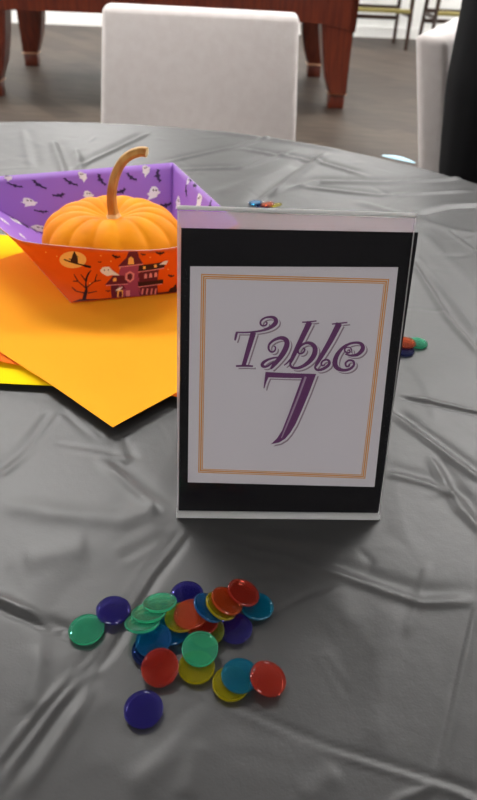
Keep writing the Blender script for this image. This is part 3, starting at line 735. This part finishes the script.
def settle(cx, cy, tilt=None):
    top = support(cx, cy)
    if tilt: return float(np.max(top-tilt[0]*DX-tilt[1]*DY)), tilt
    def z0(s): return float(np.max(top-s[0]*DX-s[1]*DY))
    best = (0., 0.); bz = z0(best); st = .3
    while st > .002:
        imp = False
        for k in range(12):
            c = (best[0]+st*math.cos(k*PI/6), best[1]+st*math.sin(k*PI/6))
            if math.hypot(*c) > .6: continue
            z = z0(c)
            if z < bz-1e-7: bz, best, imp = z, c, True
        if not imp: st /= 2
    return bz, best
def chip(px, py, k, label, group, tilt=None):
    z = .0008
    for _ in range(3):
        c = at(px, py, z+CTH/2); b, s = settle(c.x, c.y, tilt); z = b
    placed.append((c.x, c.y, b, s[0], s[1]))
    nrm = Vector((-s[0], -s[1], 1)).normalized()
    o = bpy.data.objects.new('bingo_chip', CM[k]); COL.objects.link(o)
    o.rotation_mode = 'QUATERNION'; o.rotation_quaternion = Vector((0, 0, 1)).rotation_difference(nrm)
    o.location = Vector((c.x, c.y, T+b+CTH/2*math.sqrt(1+s[0]**2+s[1]**2)))
    tag(o, label, 'bingo chip', group)
G = 'bingo chips scattered in front of the sign'
for args in [
 (143.5, 709, 'purple', 'dark violet-blue chip lying alone, nearest to the camera'),
 (86.5, 629.5, 'green', 'green chip lying flat, leftmost of the scattered chips'),
 (113.5, 610, 'purple', 'violet-blue chip touching the leftmost green chip'),
 (150, 650, 'navy', 'dark blue chip at the bottom of the blue pair, half under the brighter blue one'),
 (187, 595, 'purple', 'violet-blue chip at the far side of the pile, behind the yellow and orange chips'),
 (235, 628, 'purple', 'violet-blue chip at the right of the pile, below the yellow and orange stack'),
 (257, 606, 'teal', 'teal-blue chip under the red chip at the right end of the pile'),
 (207, 631, 'olive', 'olive yellow chip in the middle of the pile, under the clear green one'),
 (196.5, 667, 'yellow', 'yellow chip lying below the clear green chip at the near side'),
 (231, 683.5, 'yellow', 'yellow chip of the lower right trio, half under the teal chip'),
 (171, 630, 'blue', 'bright blue chip lying behind the blue pair, below the green chips'),
 (153.5, 640, 'blue', 'bright blue chip on top of the darker blue one at the left of the pile'),
 (160, 667.5, 'red', 'red chip leaning on the blue pair at the near left of the pile'),
 (201, 621, 'red', 'dark red chip mostly hidden under the small orange one'),
 (182, 617, 'yellow', 'amber yellow chip under the orange chip in the pile centre'),
 (191, 614, 'orange', 'orange-red chip on top of the amber one in the pile centre'),
 (200, 649, 'green', 'clear pale green chip overlapping the yellow chip at the near side'),
 (142.5, 623, 'green', 'green chip lowest of the three leaning green chips'),
 (149, 613, 'green', 'green chip in the middle of the three leaning green chips'),
 (160, 603, 'green', 'green chip uppermost of the three leaning green chips'),
 (209, 608, 'blue', 'blue chip peeping out left from under the yellow chip of the right stack'),
 (221, 606, 'yellow', 'yellow chip between the blue and orange chips of the right stack'),
 (227, 601, 'orange', 'orange-red chip on the yellow chip of the right stack'),
 (243.5, 592.5, 'red', 'red chip on top at the far right of the pile, over the teal one'),
 (240, 675.5, 'teal', 'teal chip of the lower right trio, between yellow and red'),
 (268, 678.5, 'red', 'red chip of the lower right trio, resting on the teal chip')]:
    chip(*args, G, (.10, -.42) if 'leaning green' in args[3] else None)
G2 = 'bingo chips behind the sign on the right'
for args in [(404, 350, 'navy', 'navy chip half hidden by the right edge of the sign'), (417.5, 343, 'green', 'green chip lying right of the sign edge'), (405.5, 342.5, 'orange', 'orange chip on the navy chip beside the right edge of the sign')]: chip(*args, G2)
G3 = 'bingo chips far behind the sign top'
for args in [(263, 206.5, 'navy', 'dark blue chip at the near side of the small far group above the sign'), (275.5, 205, 'yellow', 'yellow chip at the right of the small far group above the sign', (.22, -.16)), (255.5, 202.5, 'blue', 'bright blue chip at the left of the small far group above the sign'),
             (267.5, 204, 'orange', 'orange chip on top of the small far group above the sign')]: chip(*args[:4], G3, *args[4:])

# ------------------------------------------------------------------ chairs
def make_chair():
    root = empty('upholstered_chair')
    bm = bmesh.new(); box(bm, (0, -.02, .43), (.52, .47, .09), .025, 4); link('seat', bm, M['linen'], root)
    bm = bmesh.new(); vs = box(bm, (0, .225, .6325), (.535, .07, .495), .017, 4)
    for v in vs:
        t = (v.co.z-.385)/.495
        v.co.x *= 1.0-.09*t; v.co.y += .10*t*t + .02*t
    link('backrest', bm, M['linen'], root)
    for sx in (-1, 1):
        for sy in (-1, 1):
            bm = bmesh.new(); box(bm, (sx*.205, -.01+sy*.2, .1925), (.042, .042, .385), .003, 1)
            for v in bm.verts:
                t = 1-v.co.z/.385; cx, cy = sx*.205, -.01+sy*.2
                v.co.x = cx+(v.co.x-cx)*(1-.3*t); v.co.y = cy+(v.co.y-cy)*(1-.3*t)+(.03*t if sy > 0 else 0)
            link('leg', bm, M['darkwood'], root, False)
    return root
def copy_tree(o, parent=None):
    c = o.copy(); COL.objects.link(c)
    if parent: c.parent = parent
    for ch in o.children: copy_tree(ch, c)
    return c
ch1 = make_chair(); ch1.location = (-.143, 1.52, 0); ch1.rotation_euler.z = math.radians(0)
tag(ch1, 'pale grey upholstered chair facing the camera across the table', 'chair', 'pale grey dining chairs')
ch2 = copy_tree(ch1); CA = math.radians(66.5); ch2.location = (.773, 1.633, 0); ch2.rotation_euler.z = CA
tag(ch2, 'pale grey upholstered chair seen from its side, with the person in black on it', 'chair')

# ------------------------------------------------------------------ person in black on the right-hand chair
def skinned(name, verts, edges, radii, m, parent, rootv=0, sub=2):
    me = bpy.data.meshes.new(name); me.from_pydata(verts, edges, []); me.materials.append(m)
    o = bpy.data.objects.new(name, me); COL.objects.link(o); o.parent = parent
    sk = o.modifiers.new('skin', 'SKIN'); sk.use_smooth_shade = True
    layer = me.skin_vertices[0].data
    for i, r in enumerate(radii):
        layer[i].radius = (r, r) if not isinstance(r, tuple) else r
        layer[i].use_root = (i == rootv)
    sb = o.modifiers.new('sub', 'SUBSURF'); sb.levels = sub; sb.render_levels = sub
    dg = bpy.context.evaluated_depsgraph_get(); ev = o.evaluated_get(dg); nm = bpy.data.meshes.new_from_object(ev)
    o.modifiers.clear(); o.data = nm
    for p in nm.polygons: p.use_smooth = True
    return o
pr = empty('person', (.773-.085*math.sin(CA)-.055*math.cos(CA), 1.633+.085*math.cos(CA)-.055*math.sin(CA), 0), CA-PI/2)
tag(pr, 'person in black clothes seated on the right-hand chair, facing away to the right', 'person')
V = []; E_ = []; Rd = []
def jv(p, r, link_to=None):
    V.append(tuple(p)); Rd.append(r); i = len(V)-1
    if link_to is not None: E_.append((link_to, i))
    return i
pel = jv((.045, 0, .63), (.06, .09)); ab = jv((.03, 0, .75), (.06, .09), pel); chs = jv((-.01, 0, .92), (.065, .09), ab); ub = jv((-.055, 0, 1.02), (.05, .055), chs)
nk = jv((-.045, 0, 1.10), .05, ub); hd0 = jv((-0.020, 0, 1.17), .062, nk); hd1 = jv((-0.010, 0, 1.25), .082, hd0); hd2 = jv((-0.015, 0, 1.325), .072, hd1)
nose0 = jv((0.060, 0, 1.235), .014, hd1); nose1 = jv((0.082, 0, 1.222), .009, nose0)
SWV = dict(sh={}, el={}, wr={}, hp={}, kn={}, ak={})
for s in (-1, 1):
    sh = jv((-.10, -.22, .985) if s < 0 else (-.045, .175, .99), .05, ub); el = jv((-.105, -.288, .665) if s < 0 else (-.02, .25, .705), .043, sh); wr = jv((.145, s*.20, .70), .028, el)
    pa = jv((.225, s*.125, .695), (.020, .032), wr)
    for k, (dx, dy, ln) in enumerate([(.020, .026, .030), (.026, .009, .035), (.024, -.009, .033), (.018, -.026, .026)]):
        f0 = jv((.225+dx+.012, s*(.125+dy*.9), .698), .009, pa); f1 = jv((.225+dx+.012+ln, s*(.115+dy), .690), .008, f0); f2 = jv((.225+dx+.012+ln*1.6, s*(.11+dy), .672), .007, f1)
    t0 = jv((.205, s*.095, .698), .010, wr); t1 = jv((.235, s*.072, .693), .009, t0)
    hp = jv((.06, s*.095, .61), .080, pel); kn = jv((.49, s*.115, .575), .06, hp); ak = jv((.50, s*.115, .11), .038, kn); te = jv((.61, s*.12, .05), .03, ak)
    ear = jv((-0.020, s*.088, 1.235), .014, hd1)
skinned('body', V, E_, Rd, M['skin'], pr)
def garment(name, chains, m):
    """cloth over a chain of joints: (point, (depth, width)) swept, merged into one skin and smoothed"""
    bm = bmesh.new()
    for ch in chains:
        for (p0, r0), (p1, r1) in zip(ch[:-1], ch[1:]):
            p0, p1 = Vector(p0), Vector(p1); n = max(4, int((p1-p0).length/.02))
            for k in range(n+1):
                t = k/n; rx = r0[0]+(r1[0]-r0[0])*t; ry = r0[1]+(r1[1]-r0[1])*t; rz = min(rx, ry)
                bmesh.ops.create_icosphere(bm, subdivisions=2, radius=1, matrix=Matrix.Translation(p0.lerp(p1, t)) @ Matrix.Diagonal((rx, ry, rz, 1)))
    o = link(name, bm, m, pr)
    rm = o.modifiers.new('remesh', 'REMESH'); rm.mode = 'VOXEL'; rm.voxel_size = .011; rm.use_smooth_shade = True
    sm = o.modifiers.new('smooth', 'SMOOTH'); sm.iterations = 5; sm.factor = .6
    nm = bpy.data.meshes.new_from_object(o.evaluated_get(bpy.context.evaluated_depsgraph_get()))
    o.modifiers.clear(); o.data = nm
    for p in nm.polygons: p.use_smooth = True
    return o
ch_ = [[((.055, 0, .615), (.105, .145)), ((.045, 0, .70), (.115, .150)), ((.02, 0, .82), (.115, .150)), ((-.01, 0, .93), (.112, .160)), ((-.04, 0, 1.02), (.085, .13)), ((-.05, 0, 1.075), (.062, .07))]]
ch_.append([((-.045, -.10, 1.0), (.08, .08)), ((-.115, -.240, .985), (.09, .09)), ((-.115, -.275, .82), (.082, .082)), ((-.105, -.290, .665), (.068, .068)), ((.12, -.215, .705), (.043, .043))])
ch_.append([((-.045, .10, 1.0), (.08, .08)), ((-.045, .195, .975), (.075, .075)), ((-.02, .25, .70), (.058, .058)), ((.12, .215, .703), (.043, .043))])
garment('sweater', ch_, M['black_knit'])
ch_ = [[((.06, -.06, .600), (.095, .10)), ((.06, .06, .600), (.095, .10))]]
for s in (-1, 1):
    ch_.append([((.06, s*.085, .590), (.095, .095)), ((.30, s*.105, .585), (.088, .088)), ((.49, s*.115, .58), (.073, .073)), ((.495, s*.115, .36), (.065, .065)), ((.50, s*.115, .13), (.055, .055))])
garment('trousers', ch_, M['black_trousers'])
bm = bmesh.new(); bmesh.ops.create_uvsphere(bm, u_segments=32, v_segments=20, radius=1)
for v in bm.verts:
    x, y, z = v.co; f = 1.0
    if x > .35 and z < .45: f = .80
    v.co = Vector((-.025+x*.098*f, y*.094*f, 1.262+z*(.118 if z > 0 else .155)*f))
link('hair', bm, M['hair'], pr)
for s in (-1, 1):
    bm = bmesh.new(); bmesh.ops.create_uvsphere(bm, u_segments=16, v_segments=10, radius=.0115, matrix=Matrix.Translation((.051, s*.030, 1.262)))
    e = link('eye', bm, M['eye'], pr)
    bm = bmesh.new(); bmesh.ops.create_uvsphere(bm, u_segments=12, v_segments=8, radius=.0058, matrix=Matrix.Translation((.0575, s*.030, 1.262))); link('iris', bm, M['iris'], e)
    bm = bmesh.new(); box(bm, (.565, s*.119, .042), (.26, .088, .082), .03, 4)
    for v in bm.verts:
        if v.co.x > .58: v.co.z = .001+(v.co.z-.001)*(1-.45*(v.co.x-.58)/.115)
    link('shoe', bm, M['shoe'], pr)
bm = bmesh.new(); box(bm, (.061, 0, 1.192), (.012, .046, .012), .005, 2); link('mouth', bm, M['lips'], pr)

# ------------------------------------------------------------------ pool table
pt = empty('pool_table', (-.668, 5.63, 0), math.radians(4)); tag(pt, 'cherry red wooden pool table with heavy tapered legs behind the chairs', 'pool table')
bm = bmesh.new()
LXh, LYh = 1.285, .70
# cabinet: skirt boards with a shallow arch
def skirt(bm, a, b, thick):
    a, b = Vector(a), Vector(b); t = (b-a).normalized(); n = Vector((-t.y, t.x, 0))*thick; N_ = 24; top = []; bot = []
    for side in (0, 1):
        tp = []; bt = []
        for i in range(N_+1):
            x = i/N_; p = a.lerp(b, x)+n*side
            arch =   .54 - .045*(1-min(1, min(x, 1-x)/.13))**2
            tp.append(bm.verts.new((p.x, p.y, .735))); bt.append(bm.verts.new((p.x, p.y, arch)))
        top.append(tp); bot.append(bt)
    for i in range(N_):
        bm.faces.new((top[0][i], top[0][i+1], bot[0][i+1], bot[0][i])); bm.faces.new((top[1][i+1], top[1][i], bot[1][i], bot[1][i+1]))
        bm.faces.new((bot[0][i], bot[0][i+1], bot[1][i+1], bot[1][i])); bm.faces.new((top[0][i+1], top[0][i], top[1][i], top[1][i+1]))
    for i in (0, N_): bm.faces.new((top[0][i], top[1][i], bot[1][i], bot[0][i]))
skirt(bm, (-LXh, -LYh, 0), (LXh, -LYh, 0), .04); skirt(bm, (LXh, LYh, 0), (-LXh, LYh, 0), .04)
skirt(bm, (LXh, -LYh, 0), (LXh, LYh, 0), .04); skirt(bm, (-LXh, LYh, 0), (-LXh, -LYh, 0), .04)
bmesh.ops.recalc_face_normals(bm, faces=bm.faces[:]); autosmooth(link('cabinet', bm, M['cherry'], pt))
bm = bmesh.new(); box(bm, (0, 0, .745), (2.5, 1.28, .03)); link('slate_bed', bm, M['felt'], pt, False)
for (c, s) in (((0, -.70, .785), (2.75, .15, .06)), ((0, .70, .785), (2.75, .15, .06)), ((1.30, 0, .785), (.15, 1.24, .06)), ((-1.30, 0, .785), (.15, 1.24, .06))):
    bm = bmesh.new(); box(bm, c, s, .012, 3); link('rail', bm, M['cherry'], pt)
bm = bmesh.new()
for c, s in (((0, -LYh-.008, .715), (2.59, .018, .025)), ((0, LYh+.008, .715), (2.59, .018, .025))): box(bm, c, s, .005, 2)
link('moulding', bm, M['cherry'], pt)
for sx in (-1, 1):
    for sy in (-1, 1):
        bm = bmesh.new(); rings = []
        for (z, wo, wi) in [(.105, .060, .062), (.16, .058, .085), (.22, .056, .108), (.32, .055, .132), (.42, .055, .150), (.52, .056, .166), (.60, .058, .182), (.70, .062, .195)]:
            cx, cy = sx*1.222, sy*.60; xo, xi = cx+sx*wo, cx-sx*wi; yo, yi = cy+sy*(.06+wo*.5), cy-sy*(.03+wi*.5)
            rings.append([bm.verts.new((x, y, z)) for (x, y) in ((xo, yo), (xi, yo), (xi, yi), (xo, yi))])
        for a, b in zip(rings[:-1], rings[1:]):
            for k in range(4): bm.faces.new((a[k], a[(k+1) % 4], b[(k+1) % 4], b[k]))
        bm.faces.new(rings[0]); bm.faces.new(rings[-1]); bmesh.ops.recalc_face_normals(bm, faces=bm.faces[:])
        es = [e for e in bm.edges if abs(e.verts[0].co.z-e.verts[1].co.z) > .02]
        bmesh.ops.bevel(bm, geom=es, offset=.012, segments=2, affect='EDGES')
        lg = autosmooth(link('leg', bm, M['cherry'], pt), 25)
        bm = bmesh.new(); box(bm, (sx*1.222, sy*.60, .098), (.134, .134, .008), .004, 2); link('bead', bm, M['cherry_trim'], lg)['label'] = 'pale bead above the foot'
        bm = bmesh.new(); box(bm, (sx*1.222, sy*.60, .046), (.112, .112, .091), .006, 2); link('foot', bm, M['cherry'], lg)

# ------------------------------------------------------------------ bar stools against the far wall
def make_stool(w, d):
    root = empty('bar_stool')
    for sx in (-1, 1):
        for sy in (-1, 1):
            bm = bmesh.new(); tube(bm, [(sx*w, sy*d, 0), (sx*w*.94, sy*d*.94, .70)], [.020, .026], 4); link('leg', bm, M['darkwood'], root, False)
    for (y, z, m_) in ((-d*.98, .37, 'brass'), (d*.97, .36, 'darkwood'), (d*.97, .26, 'darkwood')):
        bm = bmesh.new(); box(bm, (0, y, z), (2*w-.04, .03, .042), .004, 1); o = link('footrest' if m_ == 'brass' else 'stretcher', bm, M[m_], root, False)
        if m_ == 'brass': o['label'] = 'brass-plated footrest'
    for sx in (-1, 1):
        bm = bmesh.new(); box(bm, (sx*w*.97, 0, .33), (.028, 2*d-.04, .038), .004, 1); link('stretcher', bm, M['darkwood'], root, False)
    bm = bmesh.new(); box(bm, (0, 0, .735), (2*w, 2*d+.02, .07), .025, 3); link('seat', bm, M['shoe'], root)
    bm = bmesh.new(); box(bm, (0, d-.01, 1.02), (2*w-.04, .03, .14), .01, 2)
    for sx in (-1, 1): box(bm, (sx*(w-.05), d-.01, .87), (.035, .03, .24), .004, 1)
    link('backrest', bm, M['darkwood'], root)
    return root
s1 = make_stool(.33, .27); s1.location = (1.31, 8.40, 0); s1.rotation_euler.z = RZ
tag(s1, 'wide dark wooden bar stool with brass footrest, right beside the pool table', 'bar stool', 'dark wooden bar stools')
s2 = make_stool(.24, .21); s2.location = (2.13, 8.35, 0); s2.rotation_euler.z = RZ
tag(s2, 'dark wooden bar stool above the side-on chair, next to the person in black', 'bar stool')

# ------------------------------------------------------------------ world and colour management
wd = bpy.data.worlds.new('world'); scn.world = wd; wd.use_nodes = True
wd.node_tree.nodes['Background'].inputs['Color'].default_value = (.8, .85, .9, 1); wd.node_tree.nodes['Background'].inputs['Strength'].default_value = .2
scn.view_settings.view_transform = 'Standard'; scn.view_settings.look = 'None'; scn.view_settings.gamma = 1; scn.view_settings.use_curve_mapping = False
scn.view_settings.exposure = 0.0
scn.cycles.max_bounces = 10; scn.cycles.transparent_max_bounces = 24
scn.cycles.use_denoising = True
